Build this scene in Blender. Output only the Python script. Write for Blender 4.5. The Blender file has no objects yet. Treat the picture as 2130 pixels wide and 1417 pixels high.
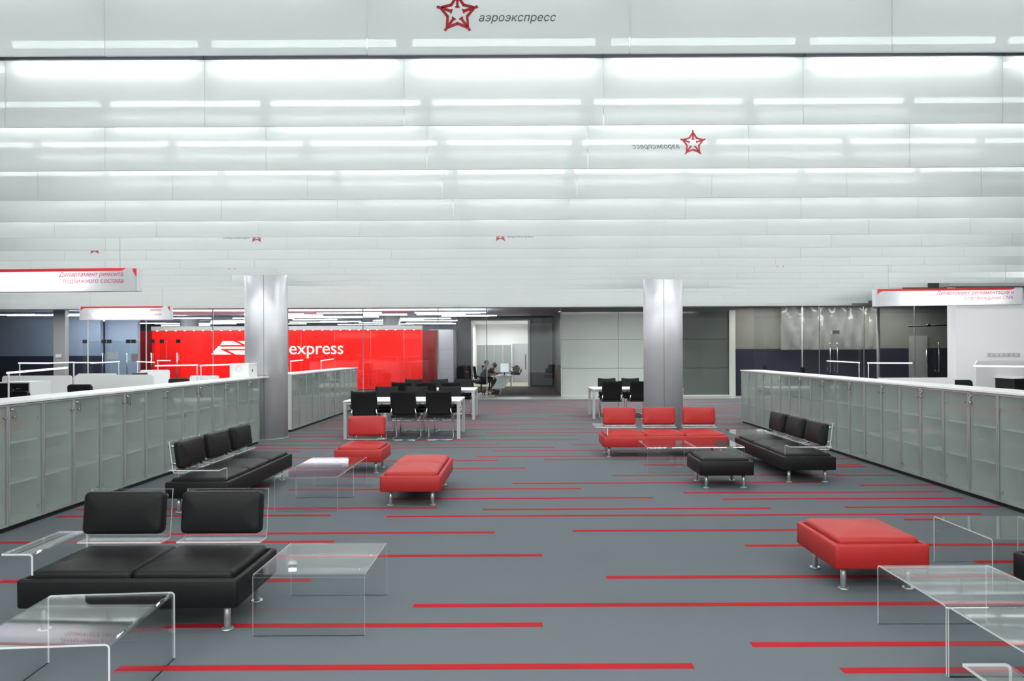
import bpy, bmesh, math, random
from mathutils import Vector, Matrix
from mathutils.geometry import delaunay_2d_cdt
random.seed(7)
R = math.radians
PI = math.pi
sc = bpy.context.scene
col = sc.collection

# ---------------------------------------------------------------- camera
cam = bpy.data.objects.new('camera', bpy.data.cameras.new('camera'))
col.objects.link(cam)
cam.data.sensor_width = 36.0
cam.data.lens = 1400 * 36.0 / 2130
cam.data.shift_x = -20 / 2130
cam.data.shift_y = 22.5 / 2130
cam.data.clip_start = 0.05
cam.matrix_world = Matrix.Translation((0, 0, 1.65)) @ Matrix.Rotation(R(90), 4, 'X') @ Matrix.Rotation(-0.0045, 4, 'Z')
sc.camera = cam

# ---------------------------------------------------------------- world, exposure, large lamps, added fill lights
w = bpy.data.worlds.new('world'); sc.world = w; w.use_nodes = True
w.node_tree.nodes['Background'].inputs[0].default_value = (0.80, 0.86, 0.90, 1)
w.node_tree.nodes['Background'].inputs[1].default_value = 0.35
sc.view_settings.view_transform = 'Standard'
sc.view_settings.look = 'None'
sc.view_settings.gamma = 1
sc.view_settings.exposure = 0.12
sc.view_settings.use_curve_mapping = False
cy = sc.cycles
cy.max_bounces = 5; cy.diffuse_bounces = 3; cy.glossy_bounces = 3; cy.transmission_bounces = 4
cy.transparent_max_bounces = 14
cy.caustics_reflective = False; cy.caustics_refractive = False
cy.use_adaptive_sampling = True; cy.adaptive_threshold = 0.09; cy.adaptive_min_samples = 16
cy.sample_clamp_indirect = 6.0
TUBE = 24.0          # emission of a ceiling tube


def area(name, loc, sx, sy, power, color=(1, 1, 1), rot=(0, 0, 0)):
    l = bpy.data.lights.new(name, 'AREA'); l.shape = 'RECTANGLE'
    l.size = sx; l.size_y = sy; l.energy = power; l.color = color
    o = bpy.data.objects.new(name, l); o.location = loc; o.rotation_euler = rot
    col.objects.link(o)
    return o


for y in (-3.2, -1.4, 0.3, 1.6):
    area('ceiling_light', (0, y, 3.42), 12, 0.5, 190, (0.95, 1, 0.98))
area('red_wall_fill', (-9.9, 27.9, 3.02), 13, 0.25, 300, (1, 0.95, 0.9), (R(28), 0, 0))  # added area light, boosts the small header downlights on the red wall
area('far_ceiling_fill', (-9, 26.3, 2.95), 15, 0.5, 260, (0.92, 0.93, 1), (PI, 0, 0))  # added upward fill without a fitting, brightens the far ceiling
area('left_hall_fill', (-15.5, 22.3, 3.1), 5, 0.5, 130)  # added fill for the dark left end and its post
area('meeting_room_light', (-0.9, 33.6, 2.95), 2.4, 2.4, 95, (1, 0.97, 0.92))
area('far_office_fill', (-13.5, 25.6, 3.2), 9, 1.6, 430, (0.85, 0.9, 1))  # added fill without a fitting, lifts the rear space on the left
area('right_hall_fill', (11.2, 23.5, 3.22), 6.5, 0.6, 170, (1, 0.97, 0.92))  # added fill to brighten the navy and greige back wall
area('green_wall_fill', (4.2, 22.0, 3.2), 5.5, 0.5, 120, (1, 0.98, 0.95))  # added fill to brighten the green glass wall
area('white_wall_light', (11.5, 12.2, 3.3), 4, 0.6, 60, (1, 1, 1))


# ---------------------------------------------------------------- materials
def mat(name, base, rough=0.5, metal=0.0, spec=0.5, noise=0.0, nscale=50, bump=0.0, emit=0.0, coat=0.0):
    m = bpy.data.materials.new(name); m.use_nodes = True
    nt = m.node_tree; b = nt.nodes['Principled BSDF']
    b.inputs['Base Color'].default_value = (*base, 1)
    b.inputs['Roughness'].default_value = rough
    b.inputs['Metallic'].default_value = metal
    b.inputs['Specular IOR Level'].default_value = spec
    b.inputs['Coat Weight'].default_value = coat
    if emit:
        b.inputs['Emission Color'].default_value = (*base, 1)
        b.inputs['Emission Strength'].default_value = emit
    if noise or bump:
        tc = nt.nodes.new('ShaderNodeTexCoord')
        n = nt.nodes.new('ShaderNodeTexNoise'); n.inputs['Scale'].default_value = nscale
        n.inputs['Detail'].default_value = 3
        nt.links.new(tc.outputs['Object'], n.inputs['Vector'])
        if noise:
            mx = nt.nodes.new('ShaderNodeMix'); mx.data_type = 'RGBA'
            mx.inputs[6].default_value = (*[c * (1 - noise) for c in base], 1)
            mx.inputs[7].default_value = (*[min(1, c * (1 + noise)) for c in base], 1)
            nt.links.new(n.outputs['Fac'], mx.inputs[0])
            nt.links.new(mx.outputs[2], b.inputs['Base Color'])
        if bump:
            bp = nt.nodes.new('ShaderNodeBump'); bp.inputs['Strength'].default_value = bump
            bp.inputs['Distance'].default_value = 0.002
            nt.links.new(n.outputs['Fac'], bp.inputs['Height'])
            nt.links.new(bp.outputs['Normal'], b.inputs['Normal'])
    return m


def glassy(name, tint, clear, diff=(0.8, 0.8, 0.8), trans=0.0, ior=1.45, grough=0.02, fres=1.0):
    """pane: clear share lets light through, the rest scatters (diffuse / translucent), Fresnel gloss on top"""
    m = bpy.data.materials.new(name); m.use_nodes = True
    nt = m.node_tree; nt.nodes.clear()
    N = nt.nodes.new
    out = N('ShaderNodeOutputMaterial')
    tr = N('ShaderNodeBsdfTransparent'); tr.inputs[0].default_value = (*tint, 1)
    base = tr
    if clear < 1:
        d = N('ShaderNodeBsdfDiffuse'); d.inputs[0].default_value = (*diff, 1)
        body = d
        if trans > 0:
            t = N('ShaderNodeBsdfTranslucent'); t.inputs[0].default_value = (*diff, 1)
            mm = N('ShaderNodeMixShader'); mm.inputs[0].default_value = trans
            nt.links.new(d.outputs[0], mm.inputs[1]); nt.links.new(t.outputs[0], mm.inputs[2])
            body = mm
        mx = N('ShaderNodeMixShader'); mx.inputs[0].default_value = clear
        nt.links.new(body.outputs[0], mx.inputs[1]); nt.links.new(tr.outputs[0], mx.inputs[2])
        base = mx
    g = N('ShaderNodeBsdfGlossy'); g.inputs['Roughness'].default_value = grough
    g.inputs[0].default_value = (fres, fres, fres, 1)
    # Schlick reflectance from the facing angle, the same on both sides of the sheet
    geo = N('ShaderNodeNewGeometry')
    dt = N('ShaderNodeVectorMath'); dt.operation = 'DOT_PRODUCT'
    nt.links.new(geo.outputs['Normal'], dt.inputs[0]); nt.links.new(geo.outputs['Incoming'], dt.inputs[1])
    ab = N('ShaderNodeMath'); ab.operation = 'ABSOLUTE'; nt.links.new(dt.outputs['Value'], ab.inputs[0])
    om = N('ShaderNodeMath'); om.operation = 'SUBTRACT'; om.inputs[0].default_value = 1; nt.links.new(ab.outputs[0], om.inputs[1])
    pw = N('ShaderNodeMath'); pw.operation = 'POWER'; pw.inputs[1].default_value = 5; nt.links.new(om.outputs[0], pw.inputs[0])
    f0 = ((ior - 1) / (ior + 1)) ** 2
    ma = N('ShaderNodeMath'); ma.operation = 'MULTIPLY_ADD'; ma.inputs[1].default_value = 1 - f0; ma.inputs[2].default_value = f0
    nt.links.new(pw.outputs[0], ma.inputs[0])
    mg = N('ShaderNodeMixShader')
    nt.links.new(ma.outputs[0], mg.inputs[0])
    nt.links.new(base.outputs[0], mg.inputs[1]); nt.links.new(g.outputs[0], mg.inputs[2])
    nt.links.new(mg.outputs[0], out.inputs[0])
    return m


def emitter(name, color, s):
    m = bpy.data.materials.new(name); m.use_nodes = True
    nt = m.node_tree; nt.nodes.clear()
    e = nt.nodes.new('ShaderNodeEmission'); e.inputs[0].default_value = (*color, 1); e.inputs[1].default_value = s
    o = nt.nodes.new('ShaderNodeOutputMaterial'); nt.links.new(e.outputs[0], o.inputs[0])
    return m


M = {}
M['frost'] = glassy('frosted_ceiling_glass', (0.84, 0.90, 0.89), 0.17, (0.87, 0.89, 0.885), 0.60, 1.25, 0.12)
M['tube'] = emitter('tube_light', (0.98, 1.0, 0.985), TUBE)
M['tubeup'] = emitter('upper_tube_light', (0.98, 1.0, 0.985), 13.0)
M['rail'] = mat('dark_rail', (0.045, 0.045, 0.065), 0.5)
M['ceil'] = mat('ceiling_paint', (0.30, 0.32, 0.33), 0.8)
M['soffit'] = mat('soffit_grey', (0.22, 0.24, 0.24), 0.6)
M['carpet'] = mat('grey_carpet', (0.122, 0.137, 0.150), 0.95, 0, 0.15, 0.30, 260, 0.5)
M['stripe'] = mat('red_carpet_stripe', (0.37, 0.018, 0.024), 0.95, 0, 0.1, 0.12, 260, 0.4)
M['stone'] = mat('polished_floor', (0.42, 0.42, 0.40), 0.25, 0, 0.5, 0.05, 8)
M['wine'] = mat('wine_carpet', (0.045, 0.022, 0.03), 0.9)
M['blackl'] = mat('black_leather', (0.009, 0.009, 0.0095), 0.48, 0, 0.24, 0.15, 180, 0.25)
M['redl'] = mat('red_leather', (0.41, 0.020, 0.019), 0.50, 0, 0.40, 0.10, 180, 0.25)
M['chrome'] = mat('chrome', (0.72, 0.73, 0.74), 0.18, 1.0)
M['satin'] = mat('satin_steel', (0.62, 0.63, 0.64), 0.34, 0.75)
M['alu'] = mat('aluminium', (0.50, 0.53, 0.53), 0.38, 0.6)
M['acr'] = glassy('acrylic', (0.975, 0.985, 0.985), 1.0, ior=1.60, grough=0.015)
M['acre'] = mat('acrylic_edge_glow', (0.93, 0.97, 0.97), 0.25, 0, 0.8)  # edge glow painted in: whiter, half-clear colour on the sheet edges
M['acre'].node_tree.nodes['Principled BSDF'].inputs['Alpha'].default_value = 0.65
M['steel'] = mat('brushed_steel', (0.60, 0.60, 0.63), 0.40, 0.40, noise=0.05, nscale=3)
M['white'] = mat('white_laminate', (0.88, 0.88, 0.89), 0.35)
M['wall'] = mat('white_wall_paint', (0.86, 0.86, 0.88), 0.8)
M['cabg'] = glassy('cabinet_glass', (0.94, 0.965, 0.955), 0.70, (0.61, 0.67, 0.645), 0.35, 1.5, 0.05)
M['cabi'] = mat('cabinet_inside', (0.74, 0.78, 0.76), 0.6)
M['plinth'] = mat('black_plinth', (0.01, 0.01, 0.01), 0.6)
M['black'] = mat('black_fabric', (0.009, 0.009, 0.010), 0.75, 0, 0.25)
M['mesh'] = mat('black_plastic', (0.010, 0.010, 0.011), 0.55, 0, 0.3)
M['metal'] = mat('silver_paint', (0.52, 0.53, 0.54), 0.4, 0.3)
M['logor'] = mat('logo_red', (0.42, 0.012, 0.020), 0.5)
M['logog'] = mat('logo_grey', (0.07, 0.085, 0.085), 0.5)
M['signw'] = glassy('sign_acrylic', (1, 1, 1), 0.0, (0.86, 0.86, 0.88), 0.55, 1.3, 0.2)
M['signb'] = mat('sign_housing', (0.8, 0.8, 0.82), 0.5)
M['signr'] = mat('sign_red', (0.74, 0.03, 0.035), 0.5)
M['signt'] = emitter('sign_tube', (1, 0.99, 1.0), 480.0)
M['letr'] = mat('sign_letters', (0.62, 0.10, 0.16), 0.5)
M['red'] = mat('red_gloss_panel', (0.86, 0.012, 0.010), 0.16, 0, 0.5)
M['dred'] = mat('shaded_red_panel', (0.20, 0.010, 0.012), 0.2, 0, 0.5)  # darker copy of the red, unlit look of the wings painted in
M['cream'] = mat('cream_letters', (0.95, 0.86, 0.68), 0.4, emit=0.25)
M['glass'] = glassy('partition_glass', (0.90, 0.94, 0.93), 1.0, ior=1.5, grough=0.01)
M['greeng'] = mat('pale_green_glass', (0.50, 0.56, 0.52), 0.10, 0, 0.5)
M['greend'] = mat('dark_green_glass', (0.11, 0.13, 0.12), 0.10, 0, 0.5)
M['trim'] = mat('pale_trim', (0.55, 0.60, 0.56), 0.4)
M['navy'] = mat('navy_panel', (0.022, 0.022, 0.040), 0.45)
M['greige'] = mat('greige_wall', (0.20, 0.20, 0.185), 0.35, 0, 0.5, 0.1, 2)
M['bluew'] = mat('blue_grey_wall', (0.22, 0.25, 0.31), 0.5)
M['greydoor'] = mat('grey_door', (0.30, 0.31, 0.31), 0.4)
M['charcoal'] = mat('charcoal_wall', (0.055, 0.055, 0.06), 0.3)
M['silverp'] = mat('silver_panel', (0.52, 0.52, 0.56), 0.35, 0.4)
M['plastic'] = glassy('plastic_sheet', (0.85, 0.84, 0.83), 0.5, (0.5, 0.5, 0.5), 0.3, 1.5, 0.15)
M['lamp'] = mat('lamp_bar_white', (0.9, 0.9, 0.92), 0.4, emit=0.75)
M['socket'] = mat('socket_plastic', (0.66, 0.66, 0.62), 0.4)
M['skin'] = mat('skin', (0.50, 0.27, 0.19), 0.55)
M['hair'] = mat('hair', (0.015, 0.011, 0.009), 0.6)
M['shirtg'] = mat('grey_shirt', (0.22, 0.23, 0.26), 0.8)
M['shirtb'] = mat('dark_shirt', (0.08, 0.06, 0.07), 0.8)
M['jeans'] = mat('dark_trousers', (0.02, 0.02, 0.03), 0.8)
M['screen'] = mat('monitor_screen', (0.75, 0.80, 0.85), 0.3, emit=0.7)
M['paper'] = mat('paper', (0.7, 0.7, 0.72), 0.7)
M['pinkpaper'] = mat('pinkish_paper', (0.5, 0.36, 0.36), 0.7)
M['beige'] = mat('beige_floor', (0.46, 0.42, 0.34), 0.4)
M['orange'] = mat('orange_plastic', (0.8, 0.10, 0.04), 0.5)
M['greycab'] = mat('grey_cabinet', (0.24, 0.26, 0.27), 0.4)
M['wire'] = mat('steel_wire', (0.4, 0.42, 0.42), 0.4, 0.5)
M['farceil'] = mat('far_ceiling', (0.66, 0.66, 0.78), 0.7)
M['fartube'] = emitter('far_tube', (0.90, 0.92, 1.0), 12.0)


# ---------------------------------------------------------------- mesh helpers
class MB:
    def __init__(self):
        self.bm = bmesh.new()

    def box(self, x0, x1, y0, y1, z0, z1, mi=0, rot=None, piv=(0, 0, 0)):
        vs = [Vector((x, y, z)) for x in (x0, x1) for y in (y0, y1) for z in (z0, z1)]
        if rot is not None:
            p = Vector(piv); vs = [rot @ (v - p) + p for v in vs]
        v = [self.bm.verts.new(c) for c in vs]
        for f in ((0, 1, 3, 2), (4, 6, 7, 5), (0, 4, 5, 1), (2, 3, 7, 6), (0, 2, 6, 4), (1, 5, 7, 3)):
            fc = self.bm.faces.new([v[i] for i in f]); fc.material_index = mi
        return self

    def ring_loft(self, rings, cap0=True, cap1=True, mi=0, smooth=True):
        rr = [[self.bm.verts.new(p) for p in r] for r in rings]
        n = len(rr[0])
        for a, b in zip(rr[:-1], rr[1:]):
            for i in range(n):
                f = self.bm.faces.new((a[i], a[(i + 1) % n], b[(i + 1) % n], b[i]))
                f.smooth = smooth; f.material_index = mi
        if cap0:
            f = self.bm.faces.new(rr[0][::-1]); f.material_index = mi; f.smooth = False
        if cap1:
            f = self.bm.faces.new(rr[-1]); f.material_index = mi; f.smooth = False
        return self

    def tube(self, pts, r, seg=10, mi=0, closed=False):
        pts = [Vector(p) for p in pts]
        rs = r if isinstance(r, (list, tuple)) else [r] * len(pts)
        rings = []
        up = None
        for i, p in enumerate(pts):
            a = pts[i - 1] if (i > 0 or closed) else p
            b = pts[(i + 1) % len(pts)] if (i < len(pts) - 1 or closed) else p
            d = (b - a).normalized()
            if up is None:
                up = Vector((0, 0, 1)) if abs(d.z) < 0.9 else Vector((1, 0, 0))
            s = d.cross(up)
            if s.length < 1e-4:
                s = d.cross(Vector((1, 0, 0)))
            s.normalize(); u = s.cross(d).normalized(); up = u
            rings.append([p + (s * math.cos(t) + u * math.sin(t)) * rs[i] for t in [2 * PI * k / seg for k in range(seg)]])
        return self.ring_loft(rings, mi=mi)

    def cyl(self, x, y, z0, z1, r, seg=20, mi=0, r2=None):
        r2 = r if r2 is None else r2
        c = [(math.cos(2 * PI * k / seg), math.sin(2 * PI * k / seg)) for k in range(seg)]
        return self.ring_loft([[(x + a * r, y + b * r, z0) for a, b in c], [(x + a * r2, y + b * r2, z1) for a, b in c]], mi=mi)

    def lathe(self, x, y, prof, seg=20, mi=0):
        c = [(math.cos(2 * PI * k / seg), math.sin(2 * PI * k / seg)) for k in range(seg)]
        return self.ring_loft([[(x + a * r, y + b * r, z) for a, b in c] for r, z in prof], mi=mi)

    def poly(self, pts2, y0, y1, mi=0):
        """prism: outline in x,z extruded y0..y1"""
        a = [self.bm.verts.new((x, y0, z)) for x, z in pts2]
        b = [self.bm.verts.new((x, y1, z)) for x, z in pts2]
        n = len(a)
        self.bm.faces.new(a).material_index = mi
        self.bm.faces.new(b[::-1]).material_index = mi
        for i in range(n):
            self.bm.faces.new((a[i], b[i], b[(i + 1) % n], a[(i + 1) % n])).material_index = mi
        return self

    def polyxy(self, pts2, z0, z1, mi=0):
        a = [self.bm.verts.new((x, y, z0)) for x, y in pts2]
        b = [self.bm.verts.new((x, y, z1)) for x, y in pts2]
        n = len(a)
        self.bm.faces.new(a[::-1]).material_index = mi
        self.bm.faces.new(b).material_index = mi
        for i in range(n):
            self.bm.faces.new((a[i], a[(i + 1) % n], b[(i + 1) % n], b[i])).material_index = mi
        return self

    def xform(self, m):
        self.bm.transform(m); return self

    def build(self, name, mats, parent=None, loc=None, bevel=0, smooth=False):
        if bevel:
            bmesh.ops.bevel(self.bm, geom=self.bm.edges[:], offset=bevel, segments=2, profile=0.6, affect='EDGES')
        bmesh.ops.recalc_face_normals(self.bm, faces=self.bm.faces[:])
        me = bpy.data.meshes.new(name); self.bm.to_mesh(me); self.bm.free()
        for m in (mats if isinstance(mats, (list, tuple)) else [mats]):
            me.materials.append(M[m] if isinstance(m, str) else m)
        if smooth:
            for p in me.polygons:
                p.use_smooth = True
        o = bpy.data.objects.new(name, me); col.objects.link(o)
        if parent is not None:
            o.parent = parent
        if loc is not None:
            o.location = loc
        return o


def tag(o, label=None, cat=None, group=None, kind=None):
    if label: o['label'] = label
    if cat: o['category'] = cat
    if group: o['group'] = group
    if kind: o['kind'] = kind
    return o


def empty(name, loc=(0, 0, 0), rz=0.0, label=None, cat=None, group=None):
    o = bpy.data.objects.new(name, None); o.empty_display_size = 0.1
    col.objects.link(o); o.location = loc; o.rotation_euler = (0, 0, rz)
    return tag(o, label, cat, group)


def children(o):
    return KIDS.get(o.name, []) or list(o.children)


KIDS = {}


def copy_tree(o, loc=None, rz=None, label=None, group=None, parent=None):
    c = o.copy(); col.objects.link(c)
    if parent is not None:
        c.parent = parent
    if loc is not None: c.location = loc
    if rz is not None: c.rotation_euler = (0, 0, rz)
    if label: c['label'] = label
    if group: c['group'] = group
    for ch in list(o.children):
        if ch is not c:
            copy_tree(ch, parent=c)
    return c


def struct(name, mb, mats, **k):
    o = mb.build(name, mats, **k); o['kind'] = 'structure'; return o


def rrect(w, d, r, z, seg=5, cx=0, cy=0):
    r = max(min(r, w / 2 - 1e-4, d / 2 - 1e-4), 1e-4)
    pts = []
    for sx, sy, a0 in ((1, 1, 0), (-1, 1, 90), (-1, -1, 180), (1, -1, 270)):
        for k in range(seg + 1):
            a = R(a0 + 90 * k / seg)
            pts.append((cx + sx * (w / 2 - r) + r * math.cos(a), cy + sy * (d / 2 - r) + r * math.sin(a), z))
    return pts


_fonts = {}


def glyphs(s, shear=0.0, offset=0.0, spacing=1.0, name='lettering'):
    c = bpy.data.curves.new('t', 'FONT'); c.body = s; c.size = 1; c.extrude = 0; c.shear = shear
    c.offset = offset; c.space_character = spacing; c.resolution_u = 4
    o = bpy.data.objects.new('t', c); col.objects.link(o)
    dg = bpy.context.evaluated_depsgraph_get(); dg.update()
    cu = o.evaluated_get(dg).to_curve(dg)
    polys = []
    for sp in cu.splines:
        bp = sp.bezier_points
        if len(bp):
            P_ = []
            for i in range(len(bp)):
                a, b_ = bp[i], bp[(i + 1) % len(bp)]
                straight = (a.handle_right - a.co).length < 1e-5 and (b_.handle_left - b_.co).length < 1e-5
                for t_ in ((0,) if straight else (0, .25, .5, .75)):
                    u_ = 1 - t_
                    q = a.co * u_ ** 3 + a.handle_right * 3 * u_ * u_ * t_ + b_.handle_left * 3 * u_ * t_ * t_ + b_.co * t_ ** 3
                    P_.append((q.x, q.y))
        else:
            P_ = [(q.co[0], q.co[1]) for q in sp.points]
        if len(P_) > 2: polys.append(P_)
    o.to_curve_clear() if hasattr(o, 'to_curve_clear') else None
    bpy.data.objects.remove(o); bpy.data.curves.remove(c)

    def winding(pt, p):
        n_ = 0
        for i in range(len(p)):
            (x1, y1), (x2, y2) = p[i - 1], p[i]
            if (y1 <= pt[1]) != (y2 <= pt[1]) and pt[0] < (x2 - x1) * (pt[1] - y1) / (y2 - y1) + x1:
                n_ += 1 if y2 > y1 else -1
        return n_
    vs, es = [], []
    for p in polys:
        n0 = len(vs); vs += [Vector(q) for q in p]; es += [(n0 + i, n0 + (i + 1) % len(p)) for i in range(len(p))]
    ov, oe, of, _a, _b, _c = delaunay_2d_cdt(vs, es, [], 0, 1e-5)
    bb = [(min(q[0] for q in p), max(q[0] for q in p)) for p in polys]
    bmt = bmesh.new(); bv = [bmt.verts.new((v.x, v.y, 0)) for v in ov]
    for f in of:
        cx_ = sum(ov[i].x for i in f) / len(f); cy_ = sum(ov[i].y for i in f) / len(f)
        if sum(winding((cx_, cy_), p) for p, (a_, b_) in zip(polys, bb) if a_ <= cx_ <= b_):
            bmt.faces.new([bv[i] for i in f])
    bmesh.ops.delete(bmt, geom=[v for v in bmt.verts if not v.link_faces], context='VERTS')
    me = bpy.data.meshes.new(name); bmt.to_mesh(me); bmt.free()
    return me


TEXTS = {}
for _t in (('аэроэкспресс', .22, -.006, 1.0), ('Департамент ремонта', .2, 0.0, 1.0), ('подвижного состава', .2, 0.0, 1.0), ('ванию', .2, 0.0, 1.0),
           ('киров', .2, 0.0, 1.0), ('Департамент регламентации и', .2, 0.0, 1.0), ('сопровождения СМК', .2, 0.0, 1.0),
           ('express', 0.0, .018, .98), ('aero', 0.0, .018, 1.0)):
    TEXTS[_t] = glyphs(*_t)


def text_mesh(s, width, depth, material, name, parent=None, shear=0.0, mirror=False, offset=0.0, spacing=1.0, align='LEFT', height=None):
    """flat lettering in the x-z plane, facing -y, scaled to the given width"""
    me = TEXTS[(s, shear, offset, spacing)].copy(); me.name = name
    xs = [v.co.x for v in me.vertices]; x0, x1 = min(xs), max(xs)
    k = width / (x1 - x0)
    kz = k if height is None else height / (max(v.co.y for v in me.vertices) - min(v.co.y for v in me.vertices))
    for v in me.vertices:
        x = (v.co.x - x0) * k
        if align == 'RIGHT': x -= width
        if mirror: x = -x
        v.co = (x, 0, v.co.y * kz)
    bm = bmesh.new(); bm.from_mesh(me)
    g = bmesh.ops.extrude_face_region(bm, geom=bm.faces[:])
    bmesh.ops.translate(bm, verts=[v for v in g['geom'] if isinstance(v, bmesh.types.BMVert)], vec=(0, -depth, 0))
    bmesh.ops.recalc_face_normals(bm, faces=bm.faces[:])
    bm.to_mesh(me); bm.free()
    me.materials.clear(); me.materials.append(M[material]); me.name = name
    ob = bpy.data.objects.new(name, me); col.objects.link(ob)
    if parent is not None: ob.parent = parent
    return ob


def ordinal(n):
    W = ['', 'first', 'second', 'third', 'fourth', 'fifth', 'sixth', 'seventh', 'eighth', 'ninth', 'tenth', 'eleventh', 'twelfth']
    if n < len(W): return W[n]
    return str(n) + ('st' if n % 10 == 1 and n != 11 else 'nd' if n % 10 == 2 and n != 12 else 'rd' if n % 10 == 3 and n != 13 else 'th')


# ================================================================= STRUCTURE
# floor: carpet with woven red stripes
mb = MB()
mb.box(-24, 20, -4.2, 23.1, -0.1, 0, 0)
mb.box(-24, -1.9, 23.1, 24.2, -0.1, 0, 0)
stripes = [(-3.78, -1.53, 4.87), (-2.12, 0.89, 3.52), (-2.15, 0.12, 4.06), (-0.71, 3.67, 4.37), (0.61, 4.25, 4.9), (-2.27, 0.16, 5.44), (1.88, 5.33, 5.68), (1.28, 3.54, 3.77), (1.64, 3.49, 3.46), (-3.26, -0.25, 6.13), (0.46, 2.98, 6.17), (-5.18, -4.3, 5.87), (-3.95, -1.64, 5.86), (-4.71, -1.94, 6.8), (-4.71, -0.9, 7.11), (-1.36, 4.6, 6.74), (-0.42, 2.59, 7.02), (3.38, 5.01, 7.05), (3.71, 4.1, 6.53), (-1.5, 1.47, 7.55), (-2.8, 0.7, 8.07), (2.22, 4.88, 7.46), (1.87, 4.88, 7.8), (-0.12, 3.73, 8.4), (4.11, 5.12, 8.19), (1.19, 4.18, 8.89), (-1.6, 0.05, 9.51), (-2.84, -1.91, 8.92), (0.34, 2.59, 10.23), (-3.24, -0.37, 10.18), (1.76, 2.36, 9.73), (3.51, 4.53, 5.22), (3.43, 4.85, 9.5), (4.13, 4.89, 8.83), (4.05, 5.21, 10.21), (-4.04, -3.65, 7.69), (-3.83, -3.12, 8.31), (-3.59, -3.04, 9.57), (4.24, 4.86, 9.65)]
y = 10.55
rs = random.Random(3)
while y < 22.9:
    x = -4.7 + rs.uniform(-2.5, 0.5)
    while x < 8:
        L = rs.uniform(1.6, 6.5)
        a, b = max(x, -4.7), min(x + L, 4.95 if y < 15.4 else 8)
        if b > a + .2: stripes.append((a, b, y))
        x += L + rs.uniform(0.5, 3.2)
    y += rs.uniform(0.34, 0.66)
for a, b, yy in stripes:
    mb.box(a, b, yy - .03, yy + .03, -.01, 0.0015, 1)
struct('floor', mb, ['carpet', 'stripe'])
struct('floor_strip', MB().box(-1.9, 20, 23.1, 24.4, -0.1, 0.002), 'stone')
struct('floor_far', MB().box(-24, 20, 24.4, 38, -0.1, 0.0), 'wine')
struct('floor_meeting_room', MB().box(-2.6, -1.0, 24.5, 27.5, 0.0, 0.006).box(-2.4, 0.5, 31.5, 36, 0.0, 0.008), 'beige')
struct('ceiling', MB().box(-24, 20, -4.2, 21.0, 3.78, 3.9), 'ceil')
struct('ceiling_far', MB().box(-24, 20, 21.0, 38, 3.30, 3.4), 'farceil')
struct('trim_1', MB().box(-24, 11.6, 20.95, 21.35, 3.02, 3.78), 'soffit')
struct('trim_2', MB().box(9.0, 20, 14.15, 14.5, 2.98, 3.78).box(9.36, 14, 17.2, 17.3, 2.98, 3.78), 'soffit')
struct('wall_left', MB().box(-24.1, -24, -4.2, 38, 0, 3.9), 'bluew')
struct('wall_right', MB().box(20, 20.1, -4.2, 38, 0, 3.9), 'wall')
struct('wall_front', MB().box(-24, 20, -4.3, -4.2, 0, 3.9), 'wall')
struct('wall_back', MB().box(-24, 20, 38, 38.1, 0, 3.9), 'bluew')
# white wall on the right
struct('wall_white', MB().box(9.36, 20, 14.5, 14.8, 0, 3.3), 'wall')
# right-hand back wall: navy below, greige above, grey door
mb = MB().box(7.74, 20, 24.6, 24.8, 0, 1.70, 1).box(7.74, 20, 24.62, 24.8, 1.70, 3.3, 0)
struct('wall_back_right', mb, ['greige', 'navy'])
d = MB().box(14.15, 14.8, 24.54, 24.6, 0, 2.15).build('door_1', 'greydoor'); d['kind'] = 'structure'
MB().tube([(14.72, 24.47, .9), (14.72, 24.47, 1.75)], .02, 8).build('door_handle', 'chrome', d)
# pale green glass-clad wall
g0 = MB()
for (x0, x1, mi) in ((1.46, 3.50, 0), (3.51, 5.82, 0), (5.84, 7.50, 1)):
    for (z0, z1) in ((0.02, 1.01), (1.02, 2.06), (2.07, 3.06)):
        g0.box(x0, x1, 24.42, 24.5, z0, z1, mi)
g0.box(1.46, 7.74, 24.5, 24.7, 0, 3.3, 3).box(7.52, 7.74, 24.36, 24.5, 0, 3.10, 2).box(1.46, 7.74, 24.38, 24.42, 0, 0.04, 2)
struct('wall_green_glass', g0, ['greeng', 'greend', 'trim', 'soffit'])
# dark room behind the glazing with a bright meeting room beyond
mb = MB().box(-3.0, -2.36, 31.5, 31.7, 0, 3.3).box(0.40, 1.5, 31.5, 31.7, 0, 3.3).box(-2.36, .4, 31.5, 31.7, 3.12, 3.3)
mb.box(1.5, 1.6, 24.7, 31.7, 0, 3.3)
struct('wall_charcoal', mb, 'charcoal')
mb = MB().box(-4.05, -3.0, 29.5, 31.7, 0, 2.62)
for z in (0.88, 1.75):
    mb.box(-4.06, -2.99, 29.49, 29.51, z, z + .015, 1)
struct('wall_silver', mb, ['silverp', 'soffit'])
mb = MB().box(.45, 1.42, 31.4, 31.5, .05, 2.95)
for z in (0.95, 1.9):
    mb.box(.45, 1.42, 31.385, 31.4, z, z + .02, 1)
struct('door_2', mb, ['greycab', 'soffit'])
mb = MB().box(-2.5, .5, 36, 36.1, 0, 3.3).box(-2.5, -2.4, 31.7, 36, 0, 3.3).box(.42, .52, 31.7, 36, 0, 3.3).box(-2.5, .52, 31.7, 36, 3.1, 3.2)
struct('wall_meeting_room', mb, 'wall')
d = MB().box(-.55, .35, 35.93, 36, 0, 2.05).build('door_3', 'silverp'); d['kind'] = 'structure'
MB().tube([(.2, 35.88, .7), (.2, 35.88, 1.5)], .02, 8).build('door_handle', 'mesh', d)
mb = MB().box(.30, .40, 31.42, 31.5, 0, 3.1).box(-2.36, -2.28, 31.42, 31.5, 0, 3.1)
struct('trim_3', mb, 'white')
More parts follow.
